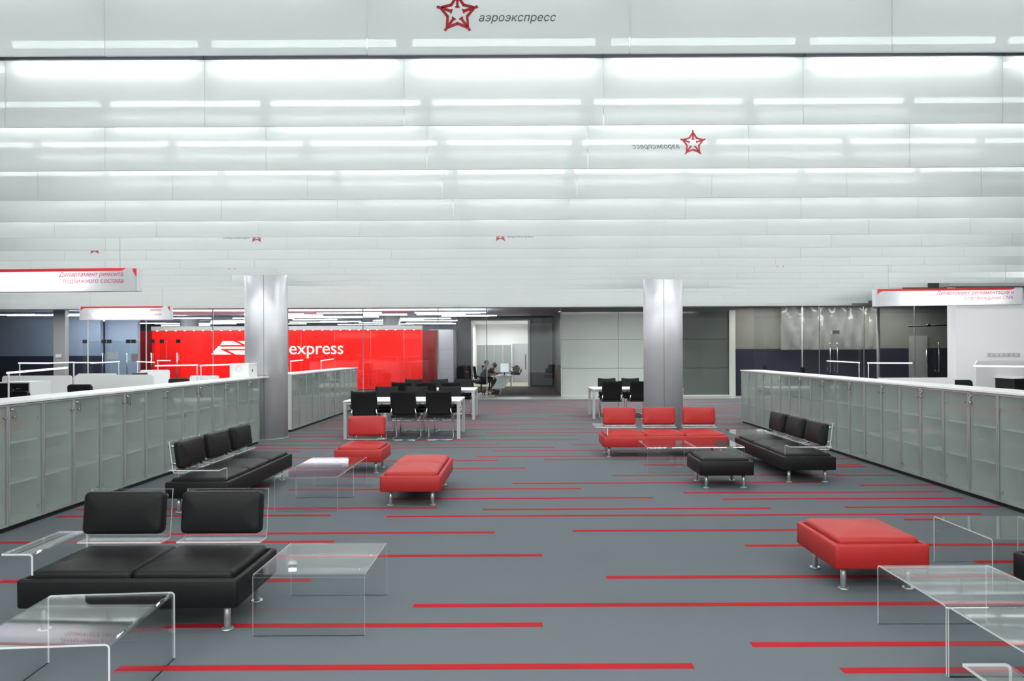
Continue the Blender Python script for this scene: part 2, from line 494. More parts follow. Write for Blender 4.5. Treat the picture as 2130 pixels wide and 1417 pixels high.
# left rear wall: navy dado, grey-blue above
mb = MB().box(-24, -16.9, 27, 27.2, 0, 1.55, 1).box(-24, -16.9, 27.01, 27.2, 1.55, 3.3, 0).box(-16.9, -15.58, 27.3, 27.5, 0, 3.3, 0)
struct('wall_rear_left', mb, ['bluew', 'navy'])
struct('trim_4', MB().box(-16.80, -16.38, 24.15, 24.35, 0, 3.3), 'greydoor')

# glazing: each pane a window of its own
panes = [-23.9, -21.5, -19.3, -16.8]
n = 0
for a, b in list(zip(panes[:-1], panes[1:])) + [(-16.38, -15.6), (-15.6, -13.5), (-13.5, -11.1), (-11.1, -8.4), (-8.4, -5.7), (-5.7, -3.0), (-3.0, -1.25), (-1.25, 1.42)]:
    n += 1
    o = struct('window_%d' % n, MB().box(a + .006, b - .006, 24.2, 24.215, 0.0, 3.28), 'glass')
    MB().box(b - .012, b + .012, 24.19, 24.225, 0.002, 3.28).build('window_frame', 'trim', o)
for a, b in ((7.8, 10.0), (10.0, 11.5), (11.5, 13.2), (13.2, 15.4)):
    n += 1
    o = struct('window_%d' % n, MB().box(a + .006, b - .006, 22.6, 22.615, 0.0, 3.28), 'glass')
    MB().box(b - .008, b + .008, 22.59, 22.625, 0.002, 3.28).build('window_frame', 'alu', o)

# ================================================================= HANGING GLASS CEILING
ZB = 3.01           # bottom of the panes
PITCH, ROW0, DROW, NROW = 1.2, 3.08, 0.972, 19


def emblem_star(mb, cx, cz, r, mirror=False):
    for k in range(5):
        a = R(90 + 72 * k)
        ux, uz = math.cos(a), math.sin(a); px, pz = -uz, ux

        def P(u, v):
            return (cx + ux * u * r + px * v * r, cz + uz * u * r + pz * v * r)

        def bar(p, q, t):
            dx, dz = q[0] - p[0], q[1] - p[1]; l = math.hypot(dx, dz); nx, nz = -dz / l * t / 2, dx / l * t / 2
            A, B = P(*p), P(*q)
            NX, NZ = (ux * nx + px * nz) * r, (uz * nx + pz * nz) * r
            mb.poly([(A[0] + NX, A[1] + NZ), (B[0] + NX, B[1] + NZ), (B[0] - NX, B[1] - NZ), (A[0] - NX, A[1] - NZ)], -.0045, 0)
        bar((.28, 0), (1.0, 0), .115)
        bar((.29, -.10), (.29, .10), .06)
        bar((.80, 0.02), (.36, .30), .12)
        bar((.80, -0.02), (.36, -.30), .12)


def make_panel():
    root = empty('hanging_glass_panel')
    MB().box(-.5985, .5985, -.005, .005, 0, .405).build('glass_pane', 'frost', root)
    MB().box(-.598, .598, -.018, .012, .402, .436).build('top_rail', 'rail', root)
    mb = MB(); mb.tube([(-.54, .060, .378), (.54, .060, .378)], .017, 6)
    mb.build('light_tube', 'tube', root)
    MB().tube([(-.55, -.0, .50), (.55, -.0, .50)], .021, 6).build('light_tube', 'tubeup', root)
    MB().tube([(-.5, 0, .436), (-.5, 0, .77)], .004, 6).tube([(.5, 0, .436), (.5, 0, .77)], .004, 6).build('hanger', 'wire', root)
    return root


proto = make_panel()
first = True
logos = {(1, -.25): [(-.286, False)], (3, 0): [(1.284, True)], (7, 0): [(-3.5, True), (-.274, False)],
         (8, 0): [(-6.26, False)], (10, 0): [(-5.08, False), (4.55, True)], (16, 0): [(4.94, True)], (13, 0): [(-1.2, False)]}
LG = {}
for (rw, _), lst in logos.items():
    LG[rw] = lst
for rw in range(1, NROW + 1):
    Y = ROW0 + DROW * (rw - 1)
    xl, xr = -1085 / 1400 * Y, 1045 / 1400 * Y
    ks = [k for k in range(-20, 20) if (.5 + PITCH * (k + 1)) > xl - .3 and (.5 + PITCH * k) < xr + .3]
    if rw >= 13: ks = [k for k in ks if .5 + PITCH * (k + 1) < max(9.3, .531 * Y) + .3]
    vis = [k for k in ks if (.5 + PITCH * (k + 1)) > xl + .02 and (.5 + PITCH * k) < xr - .02]
    for k in ks:
        xc = .5 + PITCH * (k + .5)
        if rw == 11 and abs(xc + 4.9) < .1: continue
        if rw == 12 and (abs(xc - 2.3) < .1 or abs(xc - 3.5) < .1): continue
        hit = [l for l in LG.get(rw, []) if abs(l[0] - xc) < .6]
        idx = vis.index(k) + 1 if k in vis else 0
        if idx:
            place = 'leftmost' if idx == 1 else 'rightmost' if k == vis[-1] else ordinal(idx) + ' from the left'
            lab = ('frosted ceiling panel with a red star emblem, ' if hit else 'frosted glass ceiling panel, ') + place + (' in the nearest row' if rw == 1 else ' in the farthest row' if rw == NROW else ' in the %s row' % ordinal(rw))
        else:
            lab = 'frosted glass ceiling panel just beyond the %s edge of the %s row' % ('left' if xc < 0 else 'right', ordinal(rw))
        if first:
            p = proto; first = False; p.location = (xc, Y, ZB)
            tag(p, lab, 'ceiling panel', 'hanging frosted glass ceiling panels')
        else:
            p = copy_tree(proto, (xc, Y, ZB), 0, lab, 'hanging frosted glass ceiling panels')
        # slight unevenness as hung
        p.rotation_euler = (random.uniform(-.006, .006), random.uniform(-.0016, .0016), 0)
        for (lx, mir) in hit:
            mb = MB(); emblem_star(mb, lx - xc, .185, .098)
            e = mb.build('printed_emblem', 'logor', p, (0, -.006, 0)); e['label'] = 'red star of five arrows'
            t = text_mesh('аэроэкспресс', .352, .001, 'logog', 'printed_lettering', p, shear=.22, mirror=mir, offset=-.006)
            t.location = (lx - xc + (-.10 if mir else .098), -.006, .148); t['label'] = 'dark grey slanted lettering'

# ================================================================= COLUMNS
CO = [((-4.94, 13.03), 3.80, 'tall brushed steel column at the left cabinets'),
      ((2.87, 13.66), 3.80, 'tall brushed steel column behind the red three-seat sofa'),
      ((-5.9, 30.6), 3.30, 'distant steel column behind the middle of the red wall'),
      ((-15.1, 30.6), 3.30, 'distant steel column behind the left end of the red wall')]
for (x, y), h, lab in CO:
    root = empty('steel_column', (x, y, 0), 0, lab, 'column')
    MB().cyl(0, 0, 0, h, .39, 64).build('column_shaft', 'steel', root)
    a = math.atan2(-y, -x) + (-.12 if x < 0 else .05)
    sx, sy = math.cos(a) * .39, math.sin(a) * .39
    MB().box(-.003, .003, -.003, .002, .0, h, rot=Matrix.Rotation(a + PI / 2, 3, 'Z')).build('seam', 'charcoal', root, (sx, sy, 0))
    MB().cyl(0, 0, 0, .012, .395, 64).build('base_ring', 'alu', root)

# ================================================================= SOFAS
MW, SD = .645, .65


def cushion_rings(w, d, z0, z1, crown, r=.035, corner=.05, cx=0, cy=0):
    rings = []
    for t in (0, .25, .5, .75, 1):          # bottom round
        a = PI / 2 * t
        ins = r * .5 * (1 - math.sin(a)); rings.append((ins, z0 + r * .5 * (1 - math.cos(a))))
    rings.append((0, z1 - r))
    for t in (.25, .5, .75, 1):
        a = PI / 2 * t
        rings.append((r * (1 - math.cos(a)), z1 - r + r * math.sin(a)))
    m = min(w, d) / 2
    for t in (.2, .35, .5, .65, .8, .93, .985):
        ins = r + (m - r) * t
        rings.append((ins, z1 + crown * (1 - (1 - t) ** 2.2)))
    return [rrect(w - 2 * i, d - 2 * i, max(corner - i * .3, .012), z, 5, cx, cy) for i, z in rings]


def bent_sheet(mb, prof, th, x0, x1):
    """prof: open polyline in (y,z); a sheet of thickness th along x; faces 0 = clear, 1 = edge"""
    n = len(prof); A = []; B = []
    for i, (py, pz) in enumerate(prof):
        d = Vector((0, 0))
        if i > 0: d += (Vector(prof[i]) - Vector(prof[i - 1])).normalized()
        if i < n - 1: d += (Vector(prof[i + 1]) - Vector(prof[i])).normalized()
        d.normalize(); nx = Vector((-d.y, d.x)) * th / 2
        A.append((py + nx.x, pz + nx.y)); B.append((py - nx.x, pz - nx.y))
    bm = mb.bm
    va = [[bm.verts.new((x, *p)) for p in A] for x in (x0, x1)]
    vb = [[bm.verts.new((x, *p)) for p in B] for x in (x0, x1)]
    for i in range(n - 1):
        for s, mi in ((va, 0), (vb, 0)):
            bm.faces.new((s[0][i], s[0][i + 1], s[1][i + 1], s[1][i])).material_index = mi
        for k in (0, 1):
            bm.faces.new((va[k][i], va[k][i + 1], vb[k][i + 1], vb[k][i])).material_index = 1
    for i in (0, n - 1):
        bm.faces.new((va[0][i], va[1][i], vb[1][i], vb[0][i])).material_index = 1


def arc(cy, cz, r, a0, a1, n=5):
    return [(cy + r * math.cos(R(a0 + (a1 - a0) * k / n)), cz + r * math.sin(R(a0 + (a1 - a0) * k / n))) for k in range(n + 1)]


def make_sofa(name, n, leather, loc, rz, label, cat, backs=True, arms='', group=None, six=False):
    """local: front faces -y, footprint centred on the origin"""
    root = empty(name, loc, rz, label, cat, group)
    W = n * MW
    o = []
    for ins, z in ((.02, .16), (.006, .163), (.0, .172), (.0, .315), (.006, .326), (.014, .330), (.028, .330), (.034, .326), (.036, .30), (.036, .27)):
        o.append(rrect(W - 2 * ins, SD - 2 * ins, max(.022 - ins * .3, .01), z))
    MB().ring_loft(o).build('base', leather, root)
    cw = (W - .085) / n
    for k in range(n):
        cx = -W / 2 + .0425 + cw * (k + .5)
        rg = cushion_rings(cw - .004, SD - .085, .275, .366, .034, .030, .035, cx, 0)
        MB().ring_loft(rg).build('seat_cushion', leather, root)
    nx = 2
    for sx in (-1, 1):
        for sy in (-1, 1):
            m = MB(); m.cyl(0, 0, .008, .165, .0195, 24).cyl(0, 0, 0, .009, .036, 24)
            m.build('leg', 'satin', root, (sx * (W / 2 - .10), sy * (SD / 2 - .10), 0))
    if backs:
        for k in range(n):
            cx = -W / 2 + MW * (k + .5)
            lean = Matrix.Rotation(R(-7), 4, 'X')
            rg = []
            w_, h_, t_ = .525, .275, .075
            base = cushion_rings(w_, h_, -t_ / 2, t_ / 2, .012, .028, .035)
            m = MB(); m.ring_loft(base)
            m.xform(Matrix.Rotation(R(90), 4, 'X'))
            m.xform(Matrix.Translation((cx, .215, .595)) @ lean)
            bc = m.build('back_cushion', leather, root)
            m = MB()
            # clear sheet behind the cushion, bent forward into a lip below it
            ytop, ybot = .300, .262
            pr = [(ytop, .735), (ybot + .003, .45)] + arc(ybot - .022, .437, .022, 0, -90, 4) + [(ybot - .12, .415)]
            bent_sheet(m, pr, .010, cx - w_ / 2 - .008, cx + w_ / 2 + .012)
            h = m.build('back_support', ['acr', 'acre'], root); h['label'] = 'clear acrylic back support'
            m = MB()
            for zz in (.50, .68):
                for sx in (-.22, .22):
                    m.tube([(cx + sx, .275 + (zz - .5) * .12 + .035, zz), (cx + sx, .24 + (zz - .5) * .12, zz)], .011, 8)
            m.build('fixing', 'chrome', h)
    for s in arms:
        sg = -1 if s == 'L' else 1
        m = MB()
        xi = sg * (W / 2 - .07)
        pr = [(-(W / 2 + .11), .47)] if sg < 0 else [(W / 2 + .11, .47)]
        # profile in (x,z); reuse bent_sheet then swap axes
        pr = [(0, 0)]
        outer = W / 2 + .11; inner = W / 2 - .07; rr = .02
        if sg > 0:
            pr = [(outer, .468), (inner + rr, .468)] + arc(inner + rr, .448, rr, 90, 180, 4) + [(inner, .345)]
        else:
            pr = [(-outer, .468), (-inner - rr, .468)] + arc(-inner - rr, .448, rr, 90, 0, 4) + [(-inner, .345)]
        bent_sheet(m, pr, .012, -.285, .215)
        m.xform(Matrix(((0, 1, 0, 0), (1, 0, 0, 0), (0, 0, 1, 0), (0, 0, 0, 1))))
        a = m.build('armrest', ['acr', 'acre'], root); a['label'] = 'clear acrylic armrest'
    return root


def foot(x0, y0, w, d):     # centre of a footprint
    return (x0 + w / 2, y0 + d / 2, 0)


W2, W3 = 2 * MW, 3 * MW
make_sofa('sofa', 2, 'blackl', (-2.307, 4.24, 0), 0, 'black leather two-seat sofa with clear armrest, nearest on the left', 'sofa', arms='L')
make_sofa('sofa', 3, 'blackl', (-3.325, 7.83, 0), R(90), 'black leather three-seat sofa along the left cabinets', 'sofa', arms='L')
make_sofa('easy_chair', 1, 'redl', (-2.215, 9.395, 0), 0, 'red leather single chair in front of the meeting table', 'chair')
make_sofa('bench', 2, 'redl', (-1.192, 7.79, 0), R(90), 'red leather backless two-seat bench beside the double acrylic table', 'bench', backs=False)
make_sofa('sofa', 3, 'redl', (2.222, 10.70, 0), 0, 'red leather three-seat sofa in front of the right column', 'sofa', arms='L')
make_sofa('sofa', 3, 'blackl', (3.56, 9.28, 0), R(-90), 'black leather three-seat sofa along the right cabinets', 'sofa', arms='R')
make_sofa('ottoman', 1, 'blackl', (2.435, 8.31, 0), 0, 'black leather ottoman in front of the right-hand clear tables', 'ottoman', backs=False)
make_sofa('ottoman', 1, 'redl', (2.437, 4.875, 0), 0, 'red leather ottoman in the right foreground', 'ottoman', backs=False)
make_sofa('sofa', 3, 'blackl', (3.535, 3.45, 0), R(-90), 'black leather seat cut off by the right edge of the photo', 'sofa')
make_sofa('sofa', 2, 'blackl', (1.755 + W2 / 2, 2.235, 0), PI, 'nearest sofa, only its clear armrest shows at the bottom right corner', 'sofa', arms='R')


# ================================================================= ACRYLIC TABLES
def make_table(loc, rz, label):
    m = MB(); w = .65; r = .018; h = .355
    pr = [(-w / 2, .0)] + [(-w / 2, h - r)] + arc(-w / 2 + r, h - r, r, 180, 90, 5) + arc(w / 2 - r, h - r, r, 90, 0, 5) + [(w / 2, 0.0)]
    bent_sheet(m, pr, .009, -w / 2, w / 2)
    # small foot radius: rounded lower corners are too small to see; keep straight
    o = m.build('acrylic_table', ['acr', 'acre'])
    o.location = loc; o.rotation_euler = (0, 0, rz)
    return tag(o, label, 'coffee table', 'clear acrylic coffee tables')


T = [((-1.245, 4.24), 0, 'clear acrylic table beside the nearest black two-seat sofa'),
     ((-2.185, 3.29), R(94), 'clear acrylic table reflecting a sign, in the bottom left corner'),
     ((-2.24, 7.30), 0, 'clear acrylic table, nearer of the pair between black sofa and red bench'),
     ((-2.24, 7.97), 0, 'clear acrylic table, farther of the pair, in front of the red single chair'),
     ((2.005, 9.36), 0, 'clear acrylic table, left of the pair in front of the red sofa'),
     ((2.66, 9.36), 0, 'clear acrylic table, right of the pair, behind the black ottoman'),
     ((3.61, 10.70), 0, 'clear acrylic corner table between the red and black three-seat sofas'),
     ((3.52, 4.90), 0, 'clear acrylic table right of the red foreground ottoman'),
     ((2.46, 3.72), 0, 'clear acrylic table directly in front of the red foreground ottoman'),
     ((2.465, 3.06), 0, 'nearest clear acrylic table in the bottom right foreground')]
for (x, y), rz, lab in T:
    make_table((x, y, 0), rz, lab)


# ================================================================= GLAZED CABINETS
DW = .4589


def make_cabinet():
    root = empty('glazed_cabinet')
    U = 2 * DW; t = .018; D = .43
    m = MB()
    m.box(-U / 2 + .001, -U / 2 + t, .02, D, .045, 1.18).box(U / 2 - t, U / 2 - .001, .02, D, .045, 1.18)
    m.box(-U / 2 + t, U / 2 - t, .02, D, .045, .063).box(-U / 2 + t, U / 2 - t, .02, D, 1.162, 1.18)
    m.box(-U / 2 + t, U / 2 - t, D - .01, D, .063, 1.162).box(-.009, .009, .02, D - .01, .063, 1.162)
    m.build('carcass', 'cabi', root)
    for z in (.42, .80):
        m = MB(); m.box(-U / 2 + t, -.009, .05, D - .01, z, z + .022).box(.009, U / 2 - t, .05, D - .01, z, z + .022)
        m.build('shelf', 'cabi', root)
    MB().box(-U / 2, U / 2, .035, D, 0, .045).build('plinth', 'plinth', root)
    for s in (-1, 1):
        x0, x1 = (-U / 2 + .002, -.002) if s < 0 else (.002, U / 2 - .002)
        f = .017
        m = MB()
        m.box(x0, x0 + f, 0, .019, .05, 1.176).box(x1 - f, x1, 0, .019, .05, 1.176)
        m.box(x0 + f, x1 - f, 0, .019, .05, .05 + f).box(x0 + f, x1 - f, 0, .019, 1.176 - f, 1.176)
        d = m.build('door', 'alu', root)
        MB().box(x0 + f, x1 - f, .006, .011, .05 + f, 1.176 - f).build('glass_pane', 'cabg', d)
        xk = -.055 if s < 0 else .055
        m = MB(); m.tube([(xk, .008, 1.055), (xk, -.016, 1.055), (xk, -.018, 1.055), (xk, -.028, 1.055)], [.005, .005, .011, .011], 10)
        m.build('knob', 'chrome', d)
        if s > 0:
            m = MB(); m.tube([(xk - .01, .008, 1.13), (xk - .01, -.012, 1.13)], .013, 12)
            m.box(xk - .017, xk - .003, -.03, -.012, 1.123, 1.137).box(xk + .004, xk + .018, -.022, -.02, 1.02, 1.11)
            m.tube([(xk - .01, -.022, 1.13), (xk + .008, -.022, 1.11)], .003, 6)
            m.build('lock', 'chrome', d)
        for z in (.15, 1.02):
            xh = x0 + .035 if s < 0 else x1 - .035
            MB().tube([(xh, .011, z), (xh, .03, z)], .016, 10).build('hinge', 'metal', d)
    return root


cabp = make_cabinet()
used = False


def place_cab(x, y, rz, label, group):
    global used
    if not used:
        used = True; cabp.location = (x, y, 0); cabp.rotation_euler = (0, 0, rz)
        return tag(cabp, label, 'cabinet', group)
    c = copy_tree(cabp, (x, y, 0), rz, label, group); c['category'] = 'cabinet'
    return c


U = 2 * DW
# left near row: unit borders at 6.68 + k*U
row = [6.683 + U * k for k in range(-4, 6)]      # starts
n = 0
for y in row:
    if y + U > 12.75: continue
    vis = y + U > 6.2
    if vis: n += 1
    lab = ('frosted glass cabinet, %s from the camera in the near left row' % ordinal(n)) if vis else 'frosted glass cabinet of the near left row, beyond the left picture edge'
    place_cab(-4.75, y + U / 2, R(90), lab, 'glazed cabinets of the near left row')
# far left row
for k in range(6):
    y = 19.45 - U * (k + .5)
    lab = 'frosted glass cabinet, %s from the far end in the left row behind the column' % ordinal(k + 1)
    place_cab(-4.75, y, R(90), lab, 'glazed cabinets of the far left row')
# right row
n = 0
for k in range(14):
    y = 15.34 - U * (k + .5)
    vis = y + U / 2 > 6.75
    lab = ('frosted glass cabinet, %s from the far end in the right row' % ordinal(k + 1)) if vis else 'frosted glass cabinet of the right row, beyond the right picture edge'
    if k == 0: lab = 'frosted glass cabinet at the far end of the right row'
    place_cab(5.0, y, R(-90), lab, 'glazed cabinets of the right row')
tag(MB().box(-5.21, -4.735, 3.0, 12.62, 1.181, 1.205).build('worktop', 'white', bevel=.003), 'long white worktop over the near left cabinets', 'worktop')
tag(MB().box(-5.21, -4.735, 13.94, 19.47, 1.181, 1.205).build('worktop', 'white', bevel=.003), 'white worktop over the left cabinets behind the column', 'worktop')
tag(MB().box(4.985, 5.46, 2.48, 15.36, 1.181, 1.205).build('worktop', 'white', bevel=.003), 'long white worktop over the right cabinets', 'worktop')
# white box with a dial on the left worktop
root = empty('printer', (-5.04, 12.2, 1.206), 0, 'white box-shaped machine with round dial on the left worktop', 'machine')
MB().box(-.17, .17, -.2, .2, 0, .25).build('housing', 'white', root, bevel=.012)
MB().tube([(-.0 + .05 * math.cos(2 * PI * k / 24), -.203, .15 + .05 * math.sin(2 * PI * k / 24)) for k in range(24)], .003, 6).build('dial', 'metal', root)
MB().box(.17, .174, -.05, -.02, .10, .14).build('button', 'mesh', root)


# ================================================================= MEETING TABLES AND CHAIRS
def make_meeting(x0, x1, y0, y1, label):
    root = empty('meeting_table', ((x0 + x1) / 2, (y0 + y1) / 2, 0), 0, label, 'table', 'white meeting tables')
    w, d = x1 - x0, y1 - y0
    MB().box(-w / 2, w / 2, -d / 2, d / 2, .705, .725).build('tabletop', 'white', root, bevel=.003)
    MB().box(-w / 2 + .06, w / 2 - .06, -d / 2 + .02, -d / 2 + .04, .655, .70).box(-w / 2 + .06, w / 2 - .06, d / 2 - .04, d / 2 - .02, .655, .70).box(-w / 2 + .02, -w / 2 + .04, -d / 2 + .06, d / 2 - .06, .655, .70).box(w / 2 - .04, w / 2 - .02, -d / 2 + .06, d / 2 - .06, .655, .70).build('under_frame', 'metal', root)
    for sx in (-1, 1):
        for sy in (-1, 1):
            MB().box(-.03, .03, -.03, .03, 0, .705).build('leg', 'metal', root, (sx * (w / 2 - .035), sy * (d / 2 - .035), 0))
    return root


make_meeting(-3.38, -1.165, 12.72, 13.82, 'white meeting table with six black chairs, nearest on the left')
make_meeting(-3.35, -1.135, 16.27, 17.42, 'white meeting table in the farther left group, behind the nearest one')
make_meeting(1.72, 3.93, 16.35, 17.45, 'white meeting table partly behind the right column')


def make_chair():
    """cantilever chair, back towards -y (sitter faces +y)"""
    root = empty('cantilever_chair')
    nx, nz = 8, 10
    bm = bmesh.new(); th = .022
    g = []
    for side in (0, 1):
        L = []
        for j in range(nz + 1):
            t = j / nz; z = .47 + .45 * t
            hw = .215 + .020 * math.sin(t * PI * .9) - .004 + .018 * (t > .9) * 0 + .012 * t
            rowv = []
            for i in range(nx + 1):
                s = i / nx * 2 - 1
                yy = -.235 - .075 * t * t - .03 * t + .03 * s * s * (1) + (th if side else 0)
                zz = z + (.018 * s * s if j == nz else 0)
                rowv.append(bm.verts.new((s * hw, yy, zz)))
            L.append(rowv)
        g.append(L)
    for side in (0, 1):
        for j in range(nz):
            for i in range(nx):
                q = (g[side][j][i], g[side][j][i + 1], g[side][j + 1][i + 1], g[side][j + 1][i])
                f = bm.faces.new(q if side == 0 else q[::-1]); f.smooth = True
    for j in range(nz):
        for i in (0, nx):
            bm.faces.new((g[0][j][i], g[0][j + 1][i], g[1][j + 1][i], g[1][j][i]))
    for i in range(nx):
        for j in (0, nz):
            bm.faces.new((g[0][j][i], g[0][j][i + 1], g[1][j][i + 1], g[1][j][i]))
    mb = MB(); mb.bm = bm
    mb.build('backrest', 'black', root)
    MB().ring_loft(cushion_rings(.47, .46, .425, .475, .01, .018, .05, 0, 0)).build('seat', 'black', root)
    r = .011
    for sx in (-1, 1):
        x = sx * .235
        # one continuous steel tube side: back upright, seat rail, front leg, floor runner
        pts = [(sx * .215, -.235, .60), (sx * .235, -.24, .50), (x, -.22, .437), (x, -.18, .425), (x, .18, .425), (x, .225, .415), (x, .245, .385), (x, .25, .34), (x, .25, .05), (x, .24, .02), (x, .21, .0115), (x, -.19, .0115), (x * .96, -.235, .0115), (x * .86, -.25, .0115), (0, -.25, .0115)]
        MB().tube(pts, r, 8).build('leg_frame', 'chrome', root)
        MB().tube([(sx * .235, -.20, .60), (sx * .27, -.17, .665), (sx * .27, .12, .665)], [.010, .014, .014], 8).build('armrest', 'mesh', root)
    return root


ch = make_chair(); chused = False


def place_chair(x, y, rz, label, group):
    global chused
    if not chused:
        chused = True; ch.location = (x, y, 0); ch.rotation_euler = (0, 0, rz); return tag(ch, label, 'chair', group)
    c = copy_tree(ch, (x, y, 0), rz, label, group); c['category'] = 'chair'; return c


pos = ('left', 'middle', 'right')
for i, (x, dy, a) in enumerate(((-2.91, -.10, 3), (-2.19, .02, -2), (-1.55, .02, 2))):
    place_chair(x, 12.70 + dy, R(a), 'black cantilever chair, %s of three on the near side of the nearest meeting table' % pos[i], 'black chairs around the meeting tables')
for i, x in enumerate((-2.81, -2.20, -1.51)):
    place_chair(x, 13.76, PI + R(2 - 2 * i), 'black cantilever chair, %s of three on the far side of the nearest meeting table' % pos[i], 'black chairs around the meeting tables')
for i, x in enumerate((-2.87, -2.27, -1.68)):
    place_chair(x, 16.3, R(1 - i), 'black cantilever chair, %s of three on the near side of the farther left table' % pos[i], 'black chairs around the meeting tables')
for i, x in enumerate((-2.84, -2.17, -1.54)):
    place_chair(x, 17.42, PI, 'black cantilever chair, %s of three on the far side of the farther left table' % pos[i], 'black chairs around the meeting tables')
for i, x in enumerate((2.16, 2.83)):
    place_chair(x, 16.4, R(1), 'black cantilever chair, %s on the near side of the table behind the right column' % ('left', 'right')[i], 'black chairs around the meeting tables')
for i, x in enumerate((2.24, 2.86)):
    place_chair(x, 17.46, PI, 'black cantilever chair, %s on the far side of the table behind the right column' % ('left', 'right')[i], 'black chairs around the meeting tables')


# ================================================================= HANGING LIT SIGNS
def make_sign(cx, cy, z0, W, H, rz, tilt, label, lines, end_tri, left_curl, tubeoff):
    root = empty('hanging_sign', (cx, cy, z0), rz, label, 'sign', 'lit department signs')
    root.rotation_euler = (0, tilt, rz)
    D = .11
    m = MB()
    m.box(-W / 2, W / 2, D - .004, D, 0, H).box(-W / 2, W / 2, .006, D - .004, H - .006, H).box(-W / 2, -W / 2 + .006, .006, D - .004, 0, H - .006).box(W / 2 - .006, W / 2, .006, D - .004, 0, H - .006).box(-W / 2, W / 2, .006, D - .004, 0, .006)
    m.build('housing', 'signb', root)
    MB().box(-W / 2, W / 2, 0, .006, 0, H).build('face_panel', 'signw', root)
    MB().tube([(-W * .34 + tubeoff, .062, H * .42), (W * .34 + tubeoff, .062, H * .42)], .020, 10).build('light_tube', 'signt', root)
    b = .034
    xe = W / 2 - .14
    pts = [(-W / 2 + (.03 if left_curl else 0), H)]
    if left_curl:
        pts += [(-W / 2 + .03, H - .10), (-W / 2 + .045, H - .07), (-W / 2 + .075, H - .045), (-W / 2 + .12, H - b)]
    else:
        pts += [(-W / 2, H - b)]
    pts += [(xe - .08, H - b), (xe - .04, H - b + .006), (xe - .01, H - .012), (xe, H)]
    m = MB(); m.poly(pts, -.003, 0)
    if end_tri:
        m.poly([(W / 2 - .055, H - .008), (W / 2 - .045, H - .045), (W / 2 - .01, H - .10), (W / 2 - .004, H - .11), (W / 2 - .004, H - .008)], -.003, 0)
    m.build('red_band', 'signr', root)
    for txt, wd, zz, xr in lines:
        t = text_mesh(txt, wd, .001, 'letr', 'lettering', root, shear=.2, align='RIGHT')
        t.location = (xr, -.003, zz)
    for sx in (-.4, .4):
        MB().tube([(sx * W, D / 2, H), (sx * W, D / 2, 3.78 - z0)], .002, 6).build('hanging_wire', 'wire', root)
    return root


make_sign(-5.98, 8.36, 2.415, 2.5, .285, R(-3.5), 0, 'lit white hanging sign with red band, largest, at the left picture edge',
          [('Департамент ремонта', .83, .185, 1.08), ('подвижного состава', .78, .105, 1.08)], True, False, -.25)
make_sign(-8.37, 14.2, 2.35, 1.94, .285, R(-1), 0, 'lit white hanging sign with red band, smaller, left of the red wall',
          [('ванию', .24, .185, .78), ('киров', .20, .095, .78)], True, True, .0)
make_sign(7.16, 11.25, 2.385, 2.52, .285, R(2), R(-.6), 'lit white hanging sign with red band, over the right cabinets',
          [('Департамент регламентации и', 1.33, .178, 1.10), ('сопровождения СМК', .86, .092, 1.10)], False, True, .05)


# ================================================================= OPEN OFFICE BEHIND THE CABINETS
def desk_lamp(p, q, label, zdesk=.74, thick=.013):
    root = empty('desk_lamp', (p[0], p[1], zdesk), 0, label, 'lamp', 'bar-shaped desk lamps')
    o = Vector((p[0], p[1], zdesk)); P = Vector(p) - o; Q = Vector(q) - o
    MB().tube([(0, 0, 0), P], .010, 8).build('post', 'metal', root)
    MB().cyl(0, 0, 0, .012, .08, 20).build('lamp_base', 'metal', root)
    d = (Q - P).normalized()
    m = MB(); m.tube([P - d * .02 + Vector((0, 0, .012)), Q + Vector((0, 0, .012))], thick, 8); m.build('light_bar', 'lamp', root)
    return root


LP = [((-6.1, 8.0, 1.409), (-6.01, 8.9, 1.448), 'bar desk lamp nearest behind the left cabinets, above the black pedestal'),
      ((-8.95, 12, 1.467), (-8.48, 12.1, 1.461), 'bar desk lamp in front of the navy panel at far left'),
      ((-9.99, 15, 1.438), (-10.1, 14.2, 1.43), 'short bar desk lamp left of the glass doors'),
      ((-10.64, 16, 1.418), (-10.3, 16.5, 1.410), 'bar desk lamp beside the gap between the two white dividers'),
      ((-8.98, 15, 1.449), (-9.15, 14.3, 1.427), 'bar desk lamp under the glass doors with the paper notice'),
      ((-9.7, 17, 1.42), (-9.27, 17, 1.4), 'bar desk lamp in front of the darkened red wing of the wall'),
      ((-9.73, 18, 1.435), (-9.5, 18.2, 1.43), 'shortest bar desk lamp against the left end of the red wall'),
      ((-6.56, 13.6, 1.388), (-7.25, 13.3, 1.384), 'bar desk lamp against the red wall with its post at the right'),
      ((-6.1, 12.8, 1.394), (-4.99, 12.55, 1.43), 'bar desk lamp behind the white machine'),
      ((-5.83, 17, 1.415), (-5.72, 17.6, 1.435), 'bar desk lamp below the letter e, right of the left column'),
      ((-5.51, 18.5, 1.404), (-5.48, 19.6, 1.442), 'small bar desk lamp farthest along the red wall'),
      ((7.82, 15.6, 1.342), (7.30, 16.1, 1.375), 'bar desk lamp in front of the navy wall, left one of two'),
      ((7.11, 13.8, 1.367), (7.95, 13.7, 1.360), 'bar desk lamp in front of the navy wall, beside the white screen'),
      ((7.75, 10, 1.373), (6.85, 10.2, 1.385), 'bar desk lamp in front of the white wall with sockets')]
for p, q, lab in LP:
    desk_lamp(p, q, lab)


